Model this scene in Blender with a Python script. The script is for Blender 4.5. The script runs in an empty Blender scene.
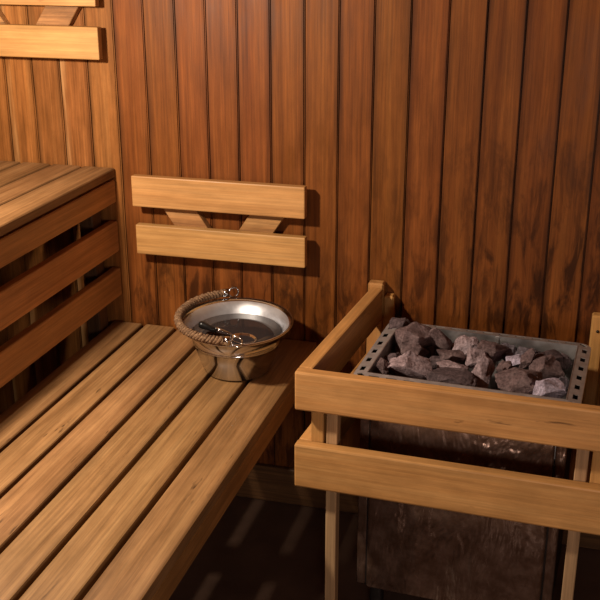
import bpy, bmesh, math, random
from mathutils import Vector, Matrix, noise
random.seed(7)
C = bpy.context.scene.collection
sc = bpy.context.scene

# ------------------------------------------------------------------ mesh builder
class MB:
    """collects shapes; build() links them as ONE mesh object"""
    def __init__(s):
        s.v = []; s.f = []; s.g = []; s.b = []; s.sm = []
    def add(s, verts, faces, gco=None, bd=None, smooth=False):
        n = len(s.v)
        s.v += [Vector(p) for p in verts]
        s.f += [[i + n for i in f] for f in faces]
        s.g += gco if gco else [Vector(p) for p in verts]
        s.b += bd if bd else [Vector((0, 0, .5))] * len(verts)
        s.sm += [smooth] * len(faces)
    def board(s, lo, hi, grain='x', bevel=.003, rot=None, seg=1, rnd=None):
        """axis aligned board lo..hi (optionally rotated about its centre), eased edges"""
        lo = Vector(lo); hi = Vector(hi); c = (lo + hi) / 2; d = hi - lo
        bm = bmesh.new(); bmesh.ops.create_cube(bm, size=1)
        for v in bm.verts: v.co = Vector((v.co.x*d.x, v.co.y*d.y, v.co.z*d.z))
        if bevel > 0:
            bmesh.ops.bevel(bm, geom=bm.edges[:], offset=bevel, segments=seg, affect='EDGES', profile=.5)
        s.take(bm, c, d, grain, rot, rnd)
    def take(s, bm, c, d, grain, rot=None, rnd=None):
        gi = 'xyz'.index(grain); oth = [i for i in range(3) if i != gi]
        if d[oth[0]] < d[oth[1]]: oth.reverse()
        r = random.random() if rnd is None else rnd
        off = Vector((random.random()*30, random.random()*30, random.random()*30))
        bm.verts.index_update()
        vs, g, b = [], [], []
        for v in bm.verts:
            p = v.co
            g.append(Vector((p[gi], p[oth[0]], p[oth[1]])) + off)
            b.append(Vector((2*p[oth[0]]/max(d[oth[0]], 1e-6), p[gi], r)))
            q = p.copy()
            if rot is not None: q = rot @ q
            vs.append(q + Vector(c))
        s.add(vs, [[v.index for v in f.verts] for f in bm.faces], g, b)
        bm.free()
    def prism(s, poly, y0, y1, grain='z', bevel=.0):
        """polygon in the xz plane extruded along y"""
        bm = bmesh.new()
        vs = [bm.verts.new((x, y0, z)) for x, z in poly]
        f = bm.faces.new(vs)
        r = bmesh.ops.extrude_face_region(bm, geom=[f])
        for e in r['geom']:
            if isinstance(e, bmesh.types.BMVert): e.co.y = y1
        bmesh.ops.recalc_face_normals(bm, faces=bm.faces[:])
        if bevel: bmesh.ops.bevel(bm, geom=bm.edges[:], offset=bevel, segments=1, affect='EDGES')
        c = sum((v.co for v in bm.verts), Vector()) / len(bm.verts)
        for v in bm.verts: v.co -= c
        s.take(bm, c, Vector((.1, abs(y1-y0), .2)), grain)
    def tube(s, pts, rad, n=8, caps=True, closed=False, smooth=True):
        pts = [Vector(p) for p in pts]; m = len(pts)
        rads = rad if isinstance(rad, (list, tuple)) else [rad]*m
        vs = []; up = None
        for i, p in enumerate(pts):
            if closed: t = pts[(i+1) % m] - pts[i-1]
            else: t = pts[min(i+1, m-1)] - pts[max(i-1, 0)]
            t.normalize()
            if up is None:
                up = Vector((0, 0, 1)) if abs(t.z) < .9 else Vector((1, 0, 0))
            a = t.cross(up).normalized(); up = a.cross(t).normalized()
            for k in range(n):
                q = 2*math.pi*k/n
                vs.append(p + (a*math.cos(q) + up*math.sin(q))*rads[i])
        fs = []
        for i in range(m if closed else m-1):
            j = (i+1) % m
            for k in range(n):
                l = (k+1) % n
                fs.append([i*n+k, i*n+l, j*n+l, j*n+k])
        if caps and not closed:
            fs.append(list(range(n))[::-1]); fs.append([(m-1)*n+k for k in range(n)])
        s.add(vs, fs, smooth=smooth)
    def lathe(s, prof, n=64, sy=1.0, c=(0, 0, 0), closed=False, rotz=0.):
        """profile of (r, z) turned about z; stretched by sy along local y"""
        vs = []
        for r, z in prof:
            for k in range(n):
                a = 2*math.pi*k/n
                x, y = r*math.cos(a), r*sy*math.sin(a)
                vs.append((c[0]+x*math.cos(rotz)-y*math.sin(rotz), c[1]+x*math.sin(rotz)+y*math.cos(rotz), c[2]+z))
        fs = []; m = len(prof)
        for i in range(m-1):
            for k in range(n):
                l = (k+1) % n
                fs.append([i*n+k, i*n+l, (i+1)*n+l, (i+1)*n+k])
        if closed:
            fs.append(list(range(n))[::-1]); fs.append([(m-1)*n+k for k in range(n)])
        s.add(vs, fs, smooth=True)
    def build(s, name, mat, parent=None, origin=None, kind=None, smooth_angle=None):
        o0 = Vector(origin) if origin is not None else (parent_loc(parent) if parent else Vector())
        me = bpy.data.meshes.new(name)
        me.from_pydata([tuple(v - o0) for v in s.v], [], s.f)
        a = me.attributes.new('gco', 'FLOAT_VECTOR', 'POINT')
        a.data.foreach_set('vector', [x for v in s.g for x in v])
        a = me.attributes.new('bd', 'FLOAT_VECTOR', 'POINT')
        a.data.foreach_set('vector', [x for v in s.b for x in v])
        me.polygons.foreach_set('use_smooth', s.sm)
        bm = bmesh.new(); bm.from_mesh(me); bmesh.ops.recalc_face_normals(bm, faces=bm.faces[:]); bm.to_mesh(me); bm.free()
        me.materials.append(mat)
        o = bpy.data.objects.new(name, me); C.objects.link(o)
        if parent: o.parent = parent
        else: o.location = o0
        if kind: o['kind'] = kind
        return o

def parent_loc(p):
    l = Vector()
    while p is not None:
        l = l + p.location; p = p.parent
    return l

def thing(name, label, cat, loc=(0, 0, 0), group=None):
    o = bpy.data.objects.new(name, None); C.objects.link(o)
    o.location = loc; o.empty_display_size = .05
    o['label'] = label; o['category'] = cat
    if group: o['group'] = group
    return o
def tag(o, label, cat, group=None):
    o['label'] = label; o['category'] = cat
    if group: o['group'] = group
    return o

# ------------------------------------------------------------------ materials
class NT:
    def __init__(s, name):
        s.m = bpy.data.materials.new(name); s.m.use_nodes = True
        s.t = s.m.node_tree; s.t.nodes.clear()
        s.out = s.n('ShaderNodeOutputMaterial'); s.p = s.n('ShaderNodeBsdfPrincipled')
        s.l(s.p.outputs[0], s.out.inputs[0])
    def n(s, t, **k):
        x = s.t.nodes.new(t)
        for a, b in k.items(): setattr(x, a, b)
        return x
    def l(s, a, b): s.t.links.new(a, b)
    def val(s, sock, x):
        if hasattr(x, 'is_linked') or hasattr(x, 'links'): s.l(x, sock)
        else: sock.default_value = x
    def attr(s, name): return s.n('ShaderNodeAttribute', attribute_name=name).outputs['Vector']
    def noise(s, vec, scale=(1, 1, 1), sc=1., detail=4, rough=.55, dist=0.):
        mp = s.n('ShaderNodeMapping'); mp.inputs['Scale'].default_value = scale; s.l(vec, mp.inputs['Vector'])
        x = s.n('ShaderNodeTexNoise'); s.l(mp.outputs[0], x.inputs['Vector'])
        x.inputs['Scale'].default_value = sc; x.inputs['Detail'].default_value = detail
        x.inputs['Roughness'].default_value = rough; x.inputs['Distortion'].default_value = dist
        return x.outputs['Fac']
    def math(s, op, a, b=0., c=0., clamp=False):
        x = s.n('ShaderNodeMath', operation=op, use_clamp=clamp)
        s.val(x.inputs[0], a); s.val(x.inputs[1], b); s.val(x.inputs[2], c)
        return x.outputs[0]
    def map(s, v, a, b, c, d):
        x = s.n('ShaderNodeMapRange'); s.val(x.inputs[0], v)
        for i, q in enumerate((a, b, c, d)): x.inputs[i+1].default_value = q
        return x.outputs[0]
    def ramp(s, fac, stops):
        x = s.n('ShaderNodeValToRGB'); s.l(fac, x.inputs[0])
        e = x.color_ramp.elements
        while len(e) < len(stops): e.new(.5)
        for i, (p, c) in enumerate(stops): e[i].position = p; e[i].color = (*c, 1)
        return x.outputs[0]
    def mix(s, fac, a, b, mode='MIX'):
        x = s.n('ShaderNodeMix', data_type='RGBA', blend_type=mode)
        s.val(x.inputs[0], fac)
        for sock, q in ((x.inputs[6], a), (x.inputs[7], b)):
            if isinstance(q, tuple): sock.default_value = (*q, 1)
            else: s.l(q, sock)
        return x.outputs[2]
    def grey(s, v):
        x = s.n('ShaderNodeCombineColor')
        for i in range(3): s.l(v, x.inputs[i])
        return x.outputs[0]
    def bump(s, h, strength=.3, dist=.002):
        x = s.n('ShaderNodeBump'); x.inputs['Strength'].default_value = strength
        x.inputs['Distance'].default_value = dist; s.l(h, x.inputs['Height'])
        s.l(x.outputs[0], s.p.inputs['Normal'])
    def set(s, **k):
        for a, b in k.items(): s.val(s.p.inputs[a.replace('_', ' ')], b if not isinstance(b, tuple) else (*b, 1))

def wood(name, dark, mid, light, rough=.5, edge=.0, vary=.25, blotch=.25, fine=.25, sap=None, weather=False, spec=.35, fleck=.0):
    t = NT(name); g = t.attr('gco'); bd = t.attr('bd')
    sp = t.n('ShaderNodeSeparateXYZ'); t.l(bd, sp.inputs[0]); bx, by, br = sp.outputs
    n1 = t.noise(g, (1.3, 26, 26), 1.6, 6, .6, .5)
    col = t.ramp(n1, [(.28, dark), (.5, mid), (.74, light)])
    n2 = t.noise(g, (4, 190, 190), 1., 3, .7)
    col = t.mix(1., col, t.grey(t.map(n2, .36, .64, 1-fine*1.15, 1+fine*.5)), 'MULTIPLY')
    n3 = t.noise(g, (5, 12, 12), 1.3, 5, .65)
    col = t.mix(1., col, t.grey(t.map(n3, .3, .7, 1-blotch, 1+blotch*.6)), 'MULTIPLY')
    if sap:
        # pale sapwood streak along one edge of some boards
        side = t.map(bx, -.98, -.45, 1, 0)
        m = t.math('MULTIPLY', side, t.map(br, .45, .6, 0, 1))
        m = t.math('MULTIPLY', m, t.map(t.noise(g, (2.2, 26, 26), 1., 4), .44, .58, 0, 1))
        col = t.mix(m, col, sap)
    if edge > 0:
        # grime worked into the board edges
        e = t.math('ABSOLUTE', bx)
        e = t.map(e, .62, 1., 0, 1)
        ne = t.map(t.noise(g, (2.2, 40, 40), 1.4, 4), .35, .62, 0, 1)
        col = t.mix(t.math('MULTIPLY', t.math('MULTIPLY', e, ne), edge), col, tuple(x*.22 for x in dark))
    if fleck > 0:
        # small dark marks and resin scars
        f1 = t.noise(g, (9, 60, 60), 1.2, 3, .6, .3)
        f2 = t.noise(g, (2.3, 5, 5), 1.3, 1)
        fm = t.math('MULTIPLY', t.map(f1, .62, .70, 0, 1), t.map(f2, .52, .62, 0, fleck))
        col = t.mix(fm, col, tuple(x*.3 for x in dark))
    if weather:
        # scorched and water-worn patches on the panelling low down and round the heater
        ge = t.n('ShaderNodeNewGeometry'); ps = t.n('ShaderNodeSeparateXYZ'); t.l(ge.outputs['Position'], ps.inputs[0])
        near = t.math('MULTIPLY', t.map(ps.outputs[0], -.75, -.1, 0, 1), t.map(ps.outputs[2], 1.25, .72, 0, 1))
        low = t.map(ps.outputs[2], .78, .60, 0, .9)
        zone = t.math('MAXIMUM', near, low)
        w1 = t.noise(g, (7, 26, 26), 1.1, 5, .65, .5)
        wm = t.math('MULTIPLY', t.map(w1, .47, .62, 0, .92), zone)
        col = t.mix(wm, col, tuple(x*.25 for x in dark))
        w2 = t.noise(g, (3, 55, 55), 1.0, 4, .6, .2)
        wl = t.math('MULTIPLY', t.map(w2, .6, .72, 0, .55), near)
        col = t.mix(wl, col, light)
        # tone and hue differ at random from board to board
    hv = t.n('ShaderNodeHueSaturation')
    t.l(col, hv.inputs['Color']); t.l(t.map(br, 0, 1, 1-vary, 1+vary*.7), hv.inputs['Value'])
    rr = t.math('FRACT', t.math('MULTIPLY', br, 7.31))
    t.l(t.map(rr, 0, 1, .4985, .506), hv.inputs['Hue'])
    t.set(Base_Color=hv.outputs[0], Specular_IOR_Level=spec)
    t.l(t.map(n3, .3, .7, rough-.08, rough+.1), t.p.inputs['Roughness'])
    t.bump(n2, .25, .0012)
    return t.m

M = {}
M['panel'] = wood('cedar_panelling', (.150, .040, .0075), (.212, .060, .0118), (.272, .084, .0175), rough=.5, edge=.75, vary=.13, blotch=.2, fine=.22,
                  sap=(.62, .36, .16), weather=True, spec=.16)
M['panel_pale'] = wood('pale_cedar_panelling', (.20, .066, .0155), (.29, .102, .026), (.36, .140, .040), rough=.5, edge=.7, vary=.14, blotch=.3, fine=.25,
                  sap=(.62, .34, .14), spec=.16)
M['panel_dark'] = wood('shade_panelling', (.060, .020, .006), (.105, .036, .011), (.15, .058, .018), rough=.6, edge=.5, vary=.2, spec=.15)  # darkened to cut bounce light and deepen shade under the upper bench
M['bench'] = wood('bench_wood', (.19, .088, .031), (.31, .155, .060), (.39, .21, .086), rough=.5, edge=.35, vary=.13, blotch=.22, fine=.2, fleck=1.)
M['under'] = wood('bench_frame_wood', (.36, .150, .044), (.48, .215, .066), (.55, .26, .085), rough=.5, vary=.1, blotch=.2, fine=.2)
M['rest'] = wood('backrest_wood', (.46, .212, .068), (.55, .270, .094), (.61, .325, .125), rough=.5, edge=.25, vary=.08, blotch=.16, fine=.16, fleck=.4)
M['guard'] = wood('guard_wood', (.49, .225, .068), (.58, .283, .092), (.64, .335, .118), rough=.48, edge=.3, vary=.1, blotch=.24, fine=.12, fleck=.9)
M['bracket'] = wood('bracket_wood', (.20, .085, .028), (.36, .165, .058), (.48, .25, .10), rough=.55, vary=.1, blotch=.45, fine=.25, fleck=.9)
M['fascia'] = wood('shaded_frame_wood', (.20, .085, .026), (.31, .135, .042), (.38, .17, .055), rough=.55, vary=.1, blotch=.2, fine=.2)  # frame wood darkened, shade under the seat edge put into the colour
M['leg'] = wood('guard_leg_wood', (.36, .20, .10), (.48, .29, .15), (.55, .35, .19), rough=.55, vary=.08, blotch=.15, fine=.2)
M['skirting_shade'] = wood('baseboard_shade_wood', (.09, .036, .013), (.15, .063, .023), (.20, .09, .036), rough=.6, edge=.4)  # baseboard tone, also used to paint shade in the bench gaps

def simple(name, col, rough, metal=0., bump=None, **k):
    t = NT(name); co = t.n('ShaderNodeTexCoord').outputs['Object']
    n = t.noise(co, (1, 1, 1), k.get('scale', 30), 5, .6)
    c = t.mix(t.map(n, .35, .65, 0, 1), tuple(x*k.get('lo', .8) for x in col), col)
    t.set(Base_Color=c, Metallic=metal)
    t.l(t.map(n, .3, .7, rough*.75, rough*1.25), t.p.inputs['Roughness'])
    if bump: t.bump(t.noise(co, (1, 1, 1), bump[0], 5, .6), bump[1], bump[2])
    return t.m
M['floor'] = simple('brown_floor', (.105, .060, .042), .38, scale=9, lo=.7, bump=(60, .15, .002))
M['steel'] = simple('bucket_steel', (.68, .69, .72), .15, 1., scale=22, lo=.82, bump=(16, .10, .004))
M['steel_in'] = simple('bucket_inner_steel', (.70, .71, .76), .42, .8, scale=14, lo=.8, bump=(40, .08, .003))
M['ladle_steel'] = simple('ladle_steel', (.78, .75, .74), .16, 1., scale=20)
M['black'] = simple('black_handle', (.012, .011, .011), .28)
M['rim'] = simple('heater_rim_steel', (.50, .46, .455), .45, .6, scale=45, lo=.8, bump=(30, .12, .003))
M['tray'] = simple('heater_inner_steel', (.60, .58, .58), .42, .9, scale=25, lo=.75)
M['dark_tray'] = simple('dark_shade_steel', (.030, .022, .020), .6, .5)  # dark steel, also paints the shade in the slots and between stones
M['nail'] = simple('nail_head', (.05, .04, .035), .4, .8)
def film():
    t = NT('heater_casing'); co = t.n('ShaderNodeTexCoord').outputs['Object']
    a = t.noise(co, (1, 1, .6), 7, 4, .6, .3); b = t.noise(co, (1, 1, 1), 30, 5, .65)
    c = t.mix(t.map(b, .4, .65, 0, 1), (.13, .070, .046), (.22, .135, .100))
    t.set(Base_Color=c, Metallic=.55)
    t.l(t.map(a, .35, .65, .14, .36), t.p.inputs['Roughness'])
    t.bump(t.noise(co, (1, 1, .5), 9, 4, .55, .4), .8, .035)
    return t.m
M['film'] = film()
def water():
    t = NT('water'); co = t.n('ShaderNodeTexCoord').outputs['Object']
    t.set(Base_Color=(.035, .028, .028), Roughness=.04, Specular_IOR_Level=.6, IOR=1.33)
    t.bump(t.noise(co, (1, 1, 1), 28, 2, .4), .08, .004)
    return t.m
M['water'] = water()
def rope():
    t = NT('rope_fibre'); co = t.n('ShaderNodeTexCoord').outputs['Object']
    a = t.noise(co, (1, 1, 1), 260, 4, .6); b = t.noise(co, (1, 1, 1), 45, 3)
    c = t.ramp(a, [(.3, (.07, .034, .015)), (.5, (.20, .105, .050)), (.72, (.40, .25, .14))])
    c = t.mix(1., c, t.grey(t.map(b, .3, .7, .65, 1.2)), 'MULTIPLY')
    t.set(Base_Color=c, Roughness=.85); t.bump(a, .6, .002)
    return t.m
M['rope'] = rope()
def stone(name, a, b, c):
    t = NT(name); co = t.n('ShaderNodeTexCoord').outputs['Object']
    n1 = t.noise(co, (1, 1, 1), 24, 7, .68); n2 = t.noise(co, (1, 1, 1), 170, 5, .7); n3 = t.noise(co, (1, 1, 1), 11, 3, .5)
    col = t.ramp(n1, [(.30, a), (.5, b), (.72, c)])
    col = t.mix(1., col, t.grey(t.map(n2, .32, .68, .45, 1.5)), 'MULTIPLY')
    col = t.mix(t.map(n3, .52, .68, 0, .5), col, c)
    t.set(Base_Color=col, Roughness=.85, Specular_IOR_Level=.25)
    t.bump(t.math('ADD', n2, t.math('MULTIPLY', n1, 1.5)), .55, .005)
    return t.m
M['st_brown'] = stone('brown_stone', (0.082, 0.050, 0.051), (0.160, 0.105, 0.106), (0.242, 0.170, 0.171))
M['st_dark'] = stone('dark_stone', (0.049, 0.033, 0.036), (0.102, 0.070, 0.075), (0.160, 0.116, 0.123))
M['st_pink'] = stone('pinkish_stone', (0.194, 0.131, 0.138), (0.349, 0.257, 0.275), (0.504, 0.398, 0.440))
M['st_lilac'] = stone('lilac_stone', (0.242, 0.194, 0.242), (0.446, 0.378, 0.473), (0.640, 0.572, 0.726))
M['st_grey'] = stone('grey_stone', (0.073, 0.060, 0.070), (0.136, 0.114, 0.134), (0.213, 0.184, 0.215))

# ------------------------------------------------------------------ the room
XL, XR, YF, ZC = -1.735, .78, -2.75, 2.15
def panel_wall(name, spans, mapf, mat='panel'):
    """tongue-and-groove boards as one wall mesh; mapf turns (u, depth, z) into world"""
    mb = MB()
    for q, (u0, u1) in enumerate(spans):
        rnd = random.random()*.42 + (.5 if name == 'wall_corner' and q in (4, 5, 7) else 0)
        bm = bmesh.new(); bmesh.ops.create_cube(bm, size=1)
        d = Vector((u1-u0-.0022, .016, ZC))
        for v in bm.verts: v.co = Vector((v.co.x*d.x, v.co.y*d.y, v.co.z*d.z))
        ed = [e for e in bm.edges if abs(e.verts[0].co.z-e.verts[1].co.z) > .5]
        bmesh.ops.bevel(bm, geom=ed, offset=.0028, segments=2, affect='EDGES')
        t = MB(); t.take(bm, ((u0+u1)/2, .008, ZC/2), d, 'z', rnd=rnd)
        mb.add([mapf(*p) for p in t.v], t.f, t.g, t.b)
    u0, u1 = spans[0][0], spans[-1][1]
    t = MB(); t.board((u0, .0165, 0), (u1, .03, ZC), 'z', 0)
    mb.add([mapf(*p) for p in t.v], t.f, t.g, [Vector((1., 0, .2))]*len(t.v))
    return mb.build(name, M[mat], kind='structure')
def spans(a, b, p):
    n = max(1, round((b-a)/p)); return [(a+(b-a)*i/n, a+(b-a)*(i+1)/n) for i in range(n)]
back = [(-1.100-.0755*(i+1), -1.100-.0755*i) for i in range(8)][::-1]
back = [(XL, back[0][0])] + back
edges = [-1.100, -1.022, -.9425, -.866, -.789, -.709, -.627, -.546, -.4655, -.384, -.3005, -.219, -.1365, -.052]
while edges[-1] < XR - .08: edges.append(edges[-1] + .0825)
edges.append(XR)
panel_wall('wall_corner', back, lambda u, d, z: (u, d, z), 'panel_pale')
panel_wall('wall_back', list(zip(edges[:-1], edges[1:])), lambda u, d, z: (u, d, z))
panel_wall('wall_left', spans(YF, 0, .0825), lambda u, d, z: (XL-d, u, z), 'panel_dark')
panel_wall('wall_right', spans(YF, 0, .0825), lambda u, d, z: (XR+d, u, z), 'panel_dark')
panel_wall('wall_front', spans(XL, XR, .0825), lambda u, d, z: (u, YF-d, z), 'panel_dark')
cm = MB()
for a, b in spans(YF, 0, .0825): cm.board((XL, a+.001, ZC), (XR, b-.001, ZC+.016), 'x', .0025)
cm.board((XL, YF, ZC+.0165), (XR, 0, ZC+.03), 'x', 0)
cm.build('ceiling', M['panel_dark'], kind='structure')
fm = MB(); fm.board((XL-.05, YF-.05, -.05), (XR+.05, .05, 0), 'x', 0); fm.build('floor', M['floor'], kind='structure')
bb = MB(); bb.board((XL, -.016, 0), (XR, 0, .105), 'x', .003); bb.build('baseboard_back', M['skirting_shade'], kind='structure')

# ------------------------------------------------------------------ benches
def bench_seat(edges, gap, z, th, y0, y1):
    mb = MB()
    for a, b in zip(edges[:-1], edges[1:]):
        mb.board((a+gap/2, y0, z-th), (b-(gap/2 if b != edges[-1] else 0), y1, z), 'y', .004, seg=2)
    return mb
YB = -2.25
low = thing('sauna_bench', 'lower slatted wooden sauna bench carrying the steel bucket', 'bench', (-.87, -1.1, 0))
bench_seat([-1.150, -1.060, -.968, -.876, -.784, -.6885, -.592], .0115, .475, .026, YB, -.006).build('seat', M['bench'], low)
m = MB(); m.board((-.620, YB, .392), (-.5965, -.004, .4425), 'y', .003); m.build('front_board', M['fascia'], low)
m = MB(); m.board((-.6215, YB, .4425), (-.612, -.006, .449), 'y', 0); m.build('gap_shade_strip', M['skirting_shade'], low)  # dark strip added to paint the shaded gap below the seat
for y in (-.05, -.49, -1.35, -2.1):
    m = MB(); m.board((-1.15, y-.035, .40), (-.6215, y+.035, .449), 'x', .003); j = m.build('cross_beam', M['under'], low)
    m = MB(); m.board((-1.02, y-.03, 0), (-.96, y+.03, .40), 'z', .003); m.build('leg', M['under'], low)
up = thing('sauna_bench', 'upper slatted wooden sauna bench against the left wall', 'bench', (-1.42, -1.1, 0))
bench_seat([XL+.004, -1.63, -1.545, -1.461, -1.376, -1.2915, -1.206, -1.1175], .008, .886, .024, YB, -.004).build('seat', M['bench'], up)
for z0, z1 in ((.797, .856), (.668, .749), (.549, .624)):
    m = MB(); m.board((-1.142, YB, z0), (-1.1185, -.004, z1), 'y', .003); m.build('front_board', M['under'], up)
for y in (-.05, -.95, -2.1):  # beams and legs coloured dark to paint the shade under the bench
    m = MB(); m.board((XL+.004, y-.03, .79), (-1.143, y+.03, .861), 'x', .003); m.build('cross_beam', M['skirting_shade'], up)
    m = MB(); m.board((-1.19, y-.025, 0), (-1.153, y+.025, .789), 'z', .003); m.build('leg', M['skirting_shade'], up)

# ------------------------------------------------------------------ backrests on the back wall
def backrest(label, xr, z, length):
    """xr right end, z bottom of the lower board"""
    t = thing('backrest', label, 'backrest', (xr-length/2, 0, z), 'slatted backrests on the back wall')
    m = MB(); m.board((xr-length+.003, -.046, z), (xr, -.024, z+.0755), 'x', .0025, seg=2, rnd=.4); m.build('board', M['rest'], t)
    m = MB(); m.board((xr-length-.002, -.046, z+.122), (xr-.001, -.024, z+.199), 'x', .0025, seg=2, rnd=.6); m.build('board', M['rest'], t)
    zz0, zz1 = z+.02, z+.18
    for xc, lean in ((xr-.3145, -.68), (xr-.115, .66)):
        zm = z + .097
        poly = [(xc-.044+lean*(zz0-zm), zz0), (xc+.044+lean*(zz0-zm), zz0), (xc+.044+lean*(zz1-zm), zz1), (xc-.044+lean*(zz1-zm), zz1)]
        m = MB(); m.prism(poly, -.0005, -.0235, 'x', .0015); m.build('mounting_bracket', M['bracket'], t)
    return t
backrest('light wooden two-board backrest on the wall above the steel bucket', -.6135, .680, .4405)
backrest('light wooden two-board backrest high on the wall over the upper bench', -1.1195, 1.1545, .4405)

# ------------------------------------------------------------------ steel bucket
BC = Vector((-.732, -.212, .4755)); RZ = math.radians(18); SY = 1.17
bk = thing('bucket', 'round stainless steel bucket with rope-wrapped handle on the lower bench', 'bucket', BC)
HR = .122  # rim height
outer = [(.0, .0), (.068, .0), (.0755, .002), (.0795, .006), (.0942, .050), (.1008, .0735), (.1030, .0748), (.1014, .0765), (.1018, .079), (.1040, .0803), (.1030, .0818),
         (.1105, .1010), (.1155, .1095), (.1210, .1165), (.1262, .1213), (.1300, .1216), (.1318, .1195), (.1305, .1165)]
inner = [(.1292, .1172), (.1304, .1192), (.1292, .1204), (.1262, .1201), (.1196, .1155), (.1138, .1085), (.1085, .0995), (.1032, .0865), (.0994, .076), (.0918, .050), (.0770, .008), (.070, .004), (0., .004)]
SYB = 1.06
def oval(prof, mat, name):
    mb = MB(); n = 96; vs = []
    for r, z in prof:
        sy = SYB + (SY-SYB)*max(0, min(1, (r-.078)/.05))
        for k in range(n):
            a = 2*math.pi*k/n; x, y = r*math.cos(a), r*sy*math.sin(a)
            vs.append(BC + Vector((x*math.cos(RZ)-y*math.sin(RZ), x*math.sin(RZ)+y*math.cos(RZ), z)))
    fs = [[i*n+k, i*n+(k+1) % n, (i+1)*n+(k+1) % n, (i+1)*n+k] for i in range(len(prof)-1) for k in range(n)]
    mb.add(vs, fs, smooth=True)
    return mb.build(name, mat, bk)
oval(outer + inner[:4], M['steel'], 'shell')
oval(inner[3:], M['steel_in'], 'lining')
def bl(x, y, z):  # bucket-local to world
    return BC + Vector((x*math.cos(RZ)-y*math.sin(RZ), x*math.sin(RZ)+y*math.cos(RZ), z))
ZH = HR + .0085
arc = []
EY = .1315*SY
for i in range(121):
    a = math.radians(104 + 157*i/120)
    arc.append(bl(.1335*math.cos(a), (EY+.002)*math.sin(a), ZH + .003*abs(math.sin(a))**3))
# rope core + wound cord
m = MB(); m.tube(arc, .0058, 8)
hel = []; turns = 44; NP = turns*9
L = len(arc)-1
for i in range(NP+1):
    f = i/NP*L; k = min(int(f), L-1); p = arc[k].lerp(arc[k+1], f-k)
    t = (arc[min(k+1, L)] - arc[max(k-1, 0)]).normalized(); a = t.cross(Vector((0, 0, 1))).normalized(); b = a.cross(t)
    q = 2*math.pi*i/9; wob = .0062 + .0007*math.sin(i*.37)
    # slanted wrap
    hel.append(p + a*math.cos(q)*wob + b*math.sin(q)*wob + t*.006*math.sin(q+.6))
m.tube(hel, .0042, 5)
m.build('rope_handle', M['rope'], bk)
for sgn in (1, -1):
    # clamp on the rope end, ring ear standing on the rim
    e = MB()
    tip = arc[0] if sgn == 1 else arc[-1]
    t = (arc[0]-arc[4]).normalized() if sgn == 1 else (arc[-1]-arc[-5]).normalized()
    e.tube([tip - t*.004, tip + t*.010], .0105, 14)
    cen = tip + t*.024 + Vector((0, 0, -.001))
    ring = []
    for k in range(24):
        q = 2*math.pi*k/24
        ring.append(cen + t*math.cos(q)*.0125 + Vector((0, 0, 1))*math.sin(q)*.0125)
    e.tube(ring, .0023, 6, closed=True)
    e.build('ear', M['steel'], bk)
# water
wz = .094
wr = .1035
m = MB(); m.lathe([(0, wz-.012), (wr-.006, wz-.012), (wr, wz), (wr*.66, wz), (wr*.33, wz), (0, wz)], 96, 1.098, BC, rotz=RZ)
tag(m.build('water', M['water'], origin=BC), 'dark still water standing in the steel bucket', 'water')
# ladle
kn = Vector((-.806, -.262, BC.z+.124)); bw = Vector((-.700, -.258, BC.z+wz-.0045))
ld = thing('ladle', 'steel ladle with black handle lying in the water of the bucket', 'ladle', bw)
dv = bw - kn
m = MB()
P = [kn + dv*f for f in (0, .03, .08, .2, .36, .40)]
m.tube(P, [.004, .0082, .0092, .0072, .0062, .003], 12); m.build('handle', M['black'], ld)
m = MB()
P = [kn + dv*f + Vector((0, 0, .006*math.sin(math.pi*f))) for f in (.38, .5, .62, .75)]
m.tube(P, [.003, .0028, .0028, .0035], 8); m.build('shaft', M['ladle_steel'], ld)
m = MB(); m.lathe([(0, -.0065), (.012, -.0055), (.021, -.001), (.0265, .0065), (.028, .0074), (.0275, .0086), (.026, .008), (.020, .001), (.011, -.0035), (0, -.0045)], 40, 1.25, bw, rotz=.9)
m.build('bowl', M['ladle_steel'], ld)

# ------------------------------------------------------------------ guard rail round the heater
gr = thing('heater_guard', 'low wooden guard rail of horizontal boards around the stone heater', 'guard rail', (-.18, -.3, 0))
A = Vector((-.4965, -.553)); ang = math.radians(-1.95)
dx = Vector((math.cos(ang), math.sin(ang))); dn = Vector((-dx.y, dx.x))   # along, into the room's back
LEN = .638
R2 = Matrix.Rotation(ang, 3, 'Z')
def front(u0, u1, n0, n1, z0, z1, grain, bev=.004, **k):
    c = A + dx*((u0+u1)/2) + dn*((n0+n1)/2)
    h = Vector(((u1-u0)/2, (n1-n0)/2, (z1-z0)/2)); c3 = Vector((c.x, c.y, (z0+z1)/2))
    mm = MB(); mm.board(c3-h, c3+h, grain, bev, rot=R2, seg=2, **k); return mm
front(0, LEN, 0, .027, .560, .6425, 'x', rnd=.55).build('rail', M['guard'], gr)
front(-.001, LEN, 0, .027, .388, .4835, 'x', rnd=.6).build('rail', M['guard'], gr)
def side(p0, p1, th, z0, z1):
    p0 = Vector(p0); p1 = Vector(p1); d = p1-p0; a = math.atan2(d.y, d.x); n = Vector((d.y, -d.x)).normalized()
    c = (p0+p1)/2 + n*th/2; h = Vector((d.length/2, abs(th)/2, (z1-z0)/2)); c3 = Vector((c.x, c.y, (z0+z1)/2))
    mm = MB(); mm.board(c3-h, c3+h, 'x', .004, rot=Matrix.Rotation(a, 3, 'Z'), seg=2); return mm
B0 = A + dn*.0272
for z0, z1 in ((.560, .6425), (.388, .4835)):
    side((B0.x, B0.y), (-.4535, -.0305), .030, z0, z1).build('rail', M['guard'], gr)
    Rr = A + dx*LEN + dn*.0272
    side((Rr.x, Rr.y), (.125, -.0305), -.030, z0, z1).build('rail', M['guard'], gr)
for u0, u1, z0, z1, g in ((.0265, .0525, .392, .60, 'guard'), (.058, .081, 0, .60, 'leg')):
    front(u0, u1, .0275, .0535, z0, z1, 'z', .002).build('leg' if z0 == 0 else 'corner_block', M[g], gr)
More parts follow.
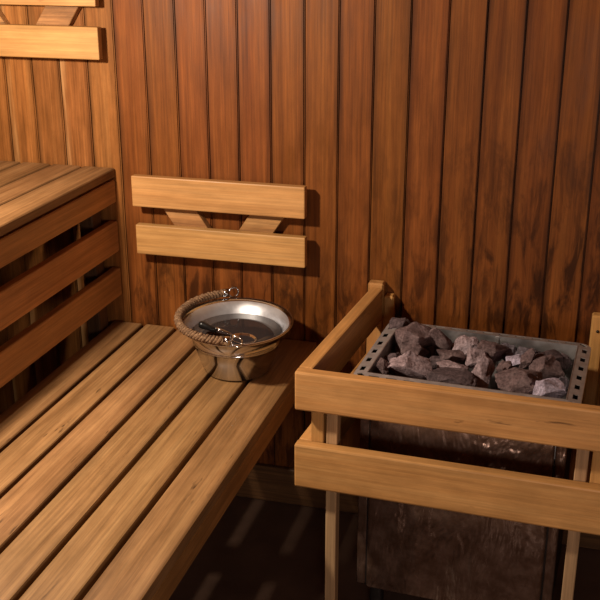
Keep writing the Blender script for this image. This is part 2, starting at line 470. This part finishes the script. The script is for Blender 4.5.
for u0, u1, z0, z1, g in ((.569, .597, .392, .60, 'guard'), (.540, .563, 0, .60, 'leg')):
    front(u0, u1, .0275, .0535, z0, z1, 'z', .002).build('leg' if z0 == 0 else 'corner_block', M[g], gr)
for x0, x1, zt in ((-.462, -.423, .652), (-.4225, -.398, .622)):
    m = MB(); m.board((x0, -.030, .375), (x1, -.0005, zt), 'z', .004); m.build('wall_post', M['guard'], gr)
for x0, x1, zt in ((.0905, .129, .652), (.060, .090, .622)):
    m = MB(); m.board((x0, -.030, .375), (x1, -.0005, zt), 'z', .004); p = m.build('wall_post', M['guard'], gr)
    if zt < .64:
        s = MB(); s.tube([(.0755, -.0295, .585), (.0755, -.0318, .585)], .0035, 10); s.build('screw', M['nail'], p)

# ------------------------------------------------------------------ heater
HZ = .600; YW = math.radians(-3.2)
HC = Vector((-.172, -.297, 0)); HX, HY, FW = .225, .168, .026   # half outer size, flange width
RH = Matrix.Rotation(YW, 3, 'Z')
def hw(x, y, z): return RH @ Vector((x, y, z)) + HC
ht = thing('sauna_heater', 'electric sauna heater with dark metal casing and open steel stone tray', 'heater', HC)
# flange with slots
def flange():
    v, f = [], []
    def quad(pts):
        n = len(v); v.extend(hw(x, y, z) for x, y, z in pts); f.append(list(range(n, n+len(pts))))
    ix, iy = HX-FW, HY-FW
    V = (0, .009, .019, FW)
    def strip(P0, d, nrm, length, ns, slot):
        # P0 inner corner, d along, nrm outward
        pitch = length/ns; cuts = [0]
        for i in range(ns): cuts += [i*pitch+(pitch-slot)/2, i*pitch+(pitch+slot)/2]
        cuts.append(length)
        for i in range(len(cuts)-1):
            for j in range(3):
                if j == 1 and i % 2 == 1: continue
                q = []
                for u, w in ((cuts[i], V[j]), (cuts[i+1], V[j]), (cuts[i+1], V[j+1]), (cuts[i], V[j+1])):
                    p = Vector(P0) + Vector(d)*u + Vector(nrm)*w
                    q.append((p.x, p.y, HZ - .004*w/FW))
                quad(q)
    strip((-ix, iy), (1, 0), (0, 1), 2*ix, 11, .022)
    strip((-ix, -iy), (1, 0), (0, -1), 2*ix, 11, .022)
    strip((-ix, -iy), (0, 1), (-1, 0), 2*iy, 6, .021)
    strip((ix, -iy), (0, 1), (1, 0), 2*iy, 6, .021)
    for sx in (1, -1):
        for sy in (1, -1):
            for k in range(8):
                a0, a1 = math.pi/2*k/8, math.pi/2*(k+1)/8
                for j in range(3):
                    if j == 1 and 1 <= k <= 6: continue
                    q = []
                    for a, w in ((a0, V[j]), (a1, V[j]), (a1, V[j+1]), (a0, V[j+1])):
                        q.append((sx*(ix+w*math.cos(a)), sy*(iy+w*math.sin(a)), HZ - .004*w/FW))
                    if j == 0: q = [q[0], q[2], q[3]]
                    quad(q)
    return v, f
v, f = flange()
m = MB(); m.add(v, f)
o = m.build('rim', M['rim'], ht)
bm = bmesh.new(); bm.from_mesh(o.data); bmesh.ops.remove_doubles(bm, verts=bm.verts[:], dist=.0002)
bmesh.ops.recalc_face_normals(bm, faces=bm.faces[:])
# turn the outer edge down
oe = [e for e in bm.edges if len(e.link_faces) == 1 and all(abs(v.co.z-(HZ-.004)) < 1e-4 for v in e.verts)]
r = bmesh.ops.extrude_edge_only(bm, edges=oe)
for q in r['geom']:
    if isinstance(q, bmesh.types.BMVert): q.co.z -= .016
bmesh.ops.recalc_face_normals(bm, faces=bm.faces[:])
bm.to_mesh(o.data); bm.free()
sd = o.modifiers.new('thickness', 'SOLIDIFY'); sd.thickness = .0016; sd.offset = 0
# inner tray walls and floor
ix, iy = HX-FW, HY-FW
m = MB()
for (x0, y0, x1, y1) in ((-HX+.003, -iy, -ix-.0005, iy), (ix+.0005, -iy, HX-.003, iy), (-ix, iy+.0005, ix, HY-.003), (-ix, -HY+.003, ix, -iy-.0005)):
    pts = [hw(x, y, z) for z in (HZ-.03, HZ-.011) for x, y in ((x0, y0), (x1, y0), (x1, y1), (x0, y1))]
    m.add(pts, [[0, 3, 2, 1], [4, 5, 6, 7], [0, 1, 5, 4], [1, 2, 6, 5], [2, 3, 7, 6], [3, 0, 4, 7]])
m.build('slot_shade', M['dark_tray'], ht)  # dark boxes added under the flange so the slots read as shade
m = MB()
ZT = .470
for (x0, y0, x1, y1) in ((-ix, -iy, -ix+.002, iy), (ix-.002, -iy, ix, iy), (-ix+.002, iy-.002, ix-.002, iy), (-ix+.002, -iy, ix-.002, -iy+.002)):
    pts = [hw(x, y, z) for z in (ZT, HZ+.0012) for x, y in ((x0, y0), (x1, y0), (x1, y1), (x0, y1))]
    m.add(pts, [[0, 3, 2, 1], [4, 5, 6, 7], [0, 1, 5, 4], [1, 2, 6, 5], [2, 3, 7, 6], [3, 0, 4, 7]])
# lap seam on the back wall of the tray
pts = [hw(x, y, z) for z in (ZT, HZ-.001) for x, y in ((.02, iy-.004), (.028, iy-.004), (.028, iy-.002), (.02, iy-.002))]
m.add(pts, [[0, 3, 2, 1], [4, 5, 6, 7], [0, 1, 5, 4], [1, 2, 6, 5], [2, 3, 7, 6], [3, 0, 4, 7]])
m.build('tray_wall', M['tray'], ht)
m = MB(); pts = [hw(x, y, z) for z in (ZT-.004, ZT) for x, y in ((-ix, -iy), (ix, -iy), (ix, iy), (-ix, iy))]
m.add(pts, [[0, 3, 2, 1], [4, 5, 6, 7], [0, 1, 5, 4], [1, 2, 6, 5], [2, 3, 7, 6], [3, 0, 4, 7]]); m.build('tray_floor', M['dark_tray'], ht)
# casing: rounded box
def rbox(mb, x0, x1, y0, y1, z0, z1, r, n=6, bz=.008):
    ring = []
    for cx, cy, a0 in ((x1-r, y1-r, 0), (x0+r, y1-r, 90), (x0+r, y0+r, 180), (x1-r, y0+r, 270)):
        for k in range(n+1):
            a = math.radians(a0+90*k/n); ring.append((cx, cy, math.cos(a), math.sin(a)))
    vs, fs = [], []; N = len(ring)
    lev = [(z0, r-bz), (z0+bz*.3, r-bz*.3), (z0+bz, r), (z1-bz, r), (z1-bz*.3, r-bz*.3), (z1, r-bz)]
    for z, rr in lev:
        for cx, cy, c, s_ in ring: vs.append(hw(cx+c*rr, cy+s_*rr, z))
    for i in range(len(lev)-1):
        for k in range(N):
            l = (k+1) % N; fs.append([i*N+k, i*N+l, (i+1)*N+l, (i+1)*N+k])
    fs.append(list(range(N))[::-1]); fs.append([(len(lev)-1)*N+k for k in range(N)])
    mb.add(vs, fs, smooth=True)
BX, BY = .208, .150
m = MB(); rbox(m, -BX, BX, -BY, BY, .09, ZT-.0045, .028); m.build('casing', M['dark_tray'], ht)
m = MB(); rbox(m, -BX+.022, BX-.022, -BY-.006, -BY+.008, .094, .578, .0065, 4, .003); m.build('front_panel', M['film'], ht)
for sx in (-1, 1):
    m = MB(); xa, xb = sorted((sx*(BX-.020), sx*(BX+.001))); rbox(m, xa, xb, -BY+.001, -BY+.0085, .096, .576, .0035, 4, .0015); m.build('corner_strip', M['film'], ht)
for sx in (-1, 1):
    for sy in (-1, 1):
        m = MB(); rbox(m, sx*.17-.014, sx*.17+.014, sy*.115-.014, sy*.115+.014, 0, .0895, .006, 3, .002); m.build('leg', M['dark_tray'], ht)

# ------------------------------------------------------------------ camera
cam = bpy.data.objects.new('camera', bpy.data.cameras.new('camera')); C.objects.link(cam)
F = 1023.4
RC = ((.963533, .267589, .0004023), (.0932021, -.3341918, -.9378855), (-.2508333, .9037212, -.3469447))
right, down, fwd = (Vector(r) for r in RC)
CAM = Vector((0, -2.3, 1.463))
mat = Matrix((( right.x, -down.x, -fwd.x, CAM.x), (right.y, -down.y, -fwd.y, CAM.y), (right.z, -down.z, -fwd.z, CAM.z), (0, 0, 0, 1)))
cam.matrix_world = mat
cam.data.sensor_width = 36; cam.data.lens = F/600*36; cam.data.clip_start = .02
sc.camera = cam
def at(px, py, z):
    d = right*(px-300)/F + down*(py-300)/F + fwd
    return CAM + d*((z-CAM.z)/d.z)

# ------------------------------------------------------------------ stones
# (px, py, width px, height px, depth/width, tilt, material, seed, z, label): each stone measured in the photo, then set in the tray at its own size
STONES = [
 (399, 327, 22, 15, .75, -35, 'dark', 3, .592, 'dark slab of stone leaning up over the back left corner of the tray'),
 (403, 341, 38, 27, .90, -8, 'brown', 11, .580, 'big rounded brown stone at the back left, below the leaning dark slab'),
 (408, 371, 45, 29, .80, 6, 'pink', 5, .574, 'largest pale pink pointed stone at the front left of the tray'),
 (417, 355, 23, 15, .70, 18, 'brown', 21, .570, 'flat brown wedge stone between the big brown and largest pale pink stones'),
 (388, 361, 21, 14, .9, -10, 'dark', 23, .572, 'small dark stone wedged left of the largest pale pink stone'),
 (377, 370, 13, 20, .9, 0, 'brown', 9, .580, 'small upright stone in the front left corner of the tray'),
 (440, 341, 28, 12, .45, 48, 'brown', 14, .585, 'finger-shaped stone slanting down from the back wall of the tray'),
 (451, 355, 29, 12, .55, 18, 'brown', 33, .576, 'short bar-shaped stone lying below the finger-shaped stone'),
 (437, 361, 18, 12, .9, -12, 'dark', 37, .558, 'small dark reddish stone below the bar-shaped stone'),
 (430, 349, 13, 15, .9, 10, 'brown', 41, .560, 'small stone half hidden left of the finger-shaped stone'),
 (452, 369, 29, 12, .8, 8, 'pink', 45, .566, 'thin flat pinkish stone behind the wide dark front stone'),
 (451, 382, 46, 19, .70, 3, 'dark', 51, .574, 'wide smooth dark stone at the front middle of the tray'),
 (465, 346, 26, 15, .7, -22, 'pink', 53, .574, 'pale angular stone in the back middle, right of the finger-shaped stone'),
 (478, 360, 23, 16, .8, 12, 'pink', 58, .570, 'pinkish lump just behind the tall pale front stone'),
 (483, 377, 24, 27, .85, 12, 'pink', 63, .574, 'tall pale split-faced stone right of the wide dark front stone'),
 (494, 353, 33, 15, .6, 14, 'brown', 67, .576, 'oblong brown stone in the back middle, behind the pinkish lump'),
 (508, 350, 19, 15, .8, -6, 'grey', 71, .566, 'grey-brown stone against the back wall, right of the oblong stone'),
 (513, 361, 22, 8, .8, -24, 'lilac', 73, .570, 'thin pale lilac stone edge showing behind the largest brown slab'),
 (507, 375, 17, 23, .9, -15, 'brown', 79, .562, 'narrow brown stone right of the tall pale split-faced stone'),
 (520, 385, 46, 24, .75, -12, 'brown', 83, .572, 'largest rough brown slab at the front right of the tray'),
 (527, 362, 14, 20, .8, 22, 'brown', 89, .578, 'small upright stone standing behind the largest brown slab'),
 (545, 370, 35, 24, .8, -10, 'brown', 97, .572, 'big brown blocky stone at the right, behind the lilac lump'),
 (532, 347, 24, 14, .8, 10, 'grey', 101, .570, 'dark grey stone against the back wall behind the upright stone'),
 (551, 391, 29, 20, .85, 14, 'lilac', 103, .578, 'pale lilac lump in the front right corner of the tray'),
 (564, 386, 14, 14, .9, 5, 'grey', 107, .562, 'small grey stone right of the lilac corner lump'),
 (565, 361, 13, 12, .9, 0, 'dark', 109, .566, 'small dark stone by the right wall of the tray'),
 (552, 351, 30, 13, .7, 14, 'dark', 113, .572, 'dark stone in shadow at the back right corner of the tray'),
]
def stone_mesh(w, d, h, tilt, seed, yaw):
    rn = random.Random(seed)
    bm = bmesh.new()
    for i in range(17):
        # corners scattered over a blocky lump
        q = Vector((rn.gauss(0, 1), rn.gauss(0, 1), rn.gauss(0, 1))).normalized()
        k = (abs(q.x)**4 + abs(q.y)**4 + abs(q.z)**4)**.25
        bm.verts.new(q/k*rn.uniform(.86, 1.08))
    r = bmesh.ops.convex_hull(bm, input=bm.verts[:])
    bmesh.ops.delete(bm, geom=[g for g in r['geom_interior'] if isinstance(g, bmesh.types.BMVert)], context='VERTS')
    loose = [v for v in bm.verts if not v.link_faces]
    bmesh.ops.delete(bm, geom=loose, context='VERTS')
    bmesh.ops.dissolve_limit(bm, angle_limit=math.radians(20), verts=bm.verts[:], edges=bm.edges[:])
    bmesh.ops.bevel(bm, geom=bm.edges[:], offset=.035, segments=1, affect='EDGES', profile=.6)
    bmesh.ops.triangulate(bm, faces=bm.faces[:])
    bmesh.ops.subdivide_edges(bm, edges=bm.edges[:], cuts=4, use_grid_fill=True)
    off = Vector((rn.random()*20, rn.random()*20, rn.random()*20))
    for v in bm.verts:
        p = v.co; n_ = p.normalized()
        v.co = p + n_*(.13*noise.fractal(p*1.5+off, .9, 2.1, 4) + .05*noise.fractal(p*5+off, .8, 2.0, 3))
    mx = [max(abs(v.co[i]) for v in bm.verts) for i in range(3)]
    S = Matrix.Diagonal((w/2/mx[0], d/2/mx[1], h/2/mx[2]))
    R = Matrix.Rotation(math.radians(yaw), 3, 'Z') @ Matrix.Rotation(math.radians(tilt), 3, 'Y')
    for v in bm.verts: v.co = R @ (S @ v.co)
    bmesh.ops.recalc_face_normals(bm, faces=bm.faces[:])
    me = bpy.data.meshes.new('sauna_stone')
    for f_ in bm.faces: f_.smooth = True
    bm.to_mesh(me); bm.free()
    me.set_sharp_from_angle(angle=math.radians(30))
    return me
for px, py, w, h, dr, tilt, mt, seed, z, label in STONES:
    p = at(px, py, z + .004); dep = (p-CAM).dot(fwd); k = dep/F
    W_ = w*k*1.14; Dp = W_*dr; hh = h*k*1.42
    Hh = math.sqrt(max(hh*hh - (.36*Dp)**2, (.55*hh)**2))/.93
    me = stone_mesh(W_, Dp, Hh, tilt, seed, 15)
    me.materials.append(M['st_'+mt])
    if py > 328:   # keep the stone between the tray walls
        lc = [RH.transposed() @ (p + v.co - HC) for v in me.vertices]
        sh = Vector((0, 0, 0))
        for ax, lim in ((0, ix-.004), (1, iy-.006)):
            lo_, hi_ = min(q[ax] for q in lc), max(q[ax] for q in lc)
            if lo_ < -lim: sh[ax] = -lim-lo_
            elif hi_ > lim: sh[ax] = lim-hi_
        p = p + RH @ sh
    o = bpy.data.objects.new('sauna_stone', me); C.objects.link(o); o.location = p
    tag(o, label, 'stone', 'stones in the heater tray')

# ------------------------------------------------------------------ light: a warm sauna lamp over the upper bench, plus an added fill
def lamp(name, loc, watts, size, col):
    l = bpy.data.lights.new(name, 'POINT'); l.energy = watts; l.shadow_soft_size = size; l.color = col
    o = bpy.data.objects.new(name, l); C.objects.link(o); o.location = loc
lamp('sauna_lamp', (-1.14, -.93, 1.41), 70, .035, (1., .84, .66))
lamp('fill_light', (.10, -2.35, .86), 28, .17, (1., .86, .76))  # added low fill near the camera
w = bpy.data.worlds.new('world'); sc.world = w; w.use_nodes = True
w.node_tree.nodes['Background'].inputs[0].default_value = (.02, .014, .01, 1)
sc.view_settings.view_transform = 'Standard'; sc.view_settings.look = 'None'
sc.view_settings.exposure = 0; sc.view_settings.gamma = 1; sc.view_settings.use_curve_mapping = False
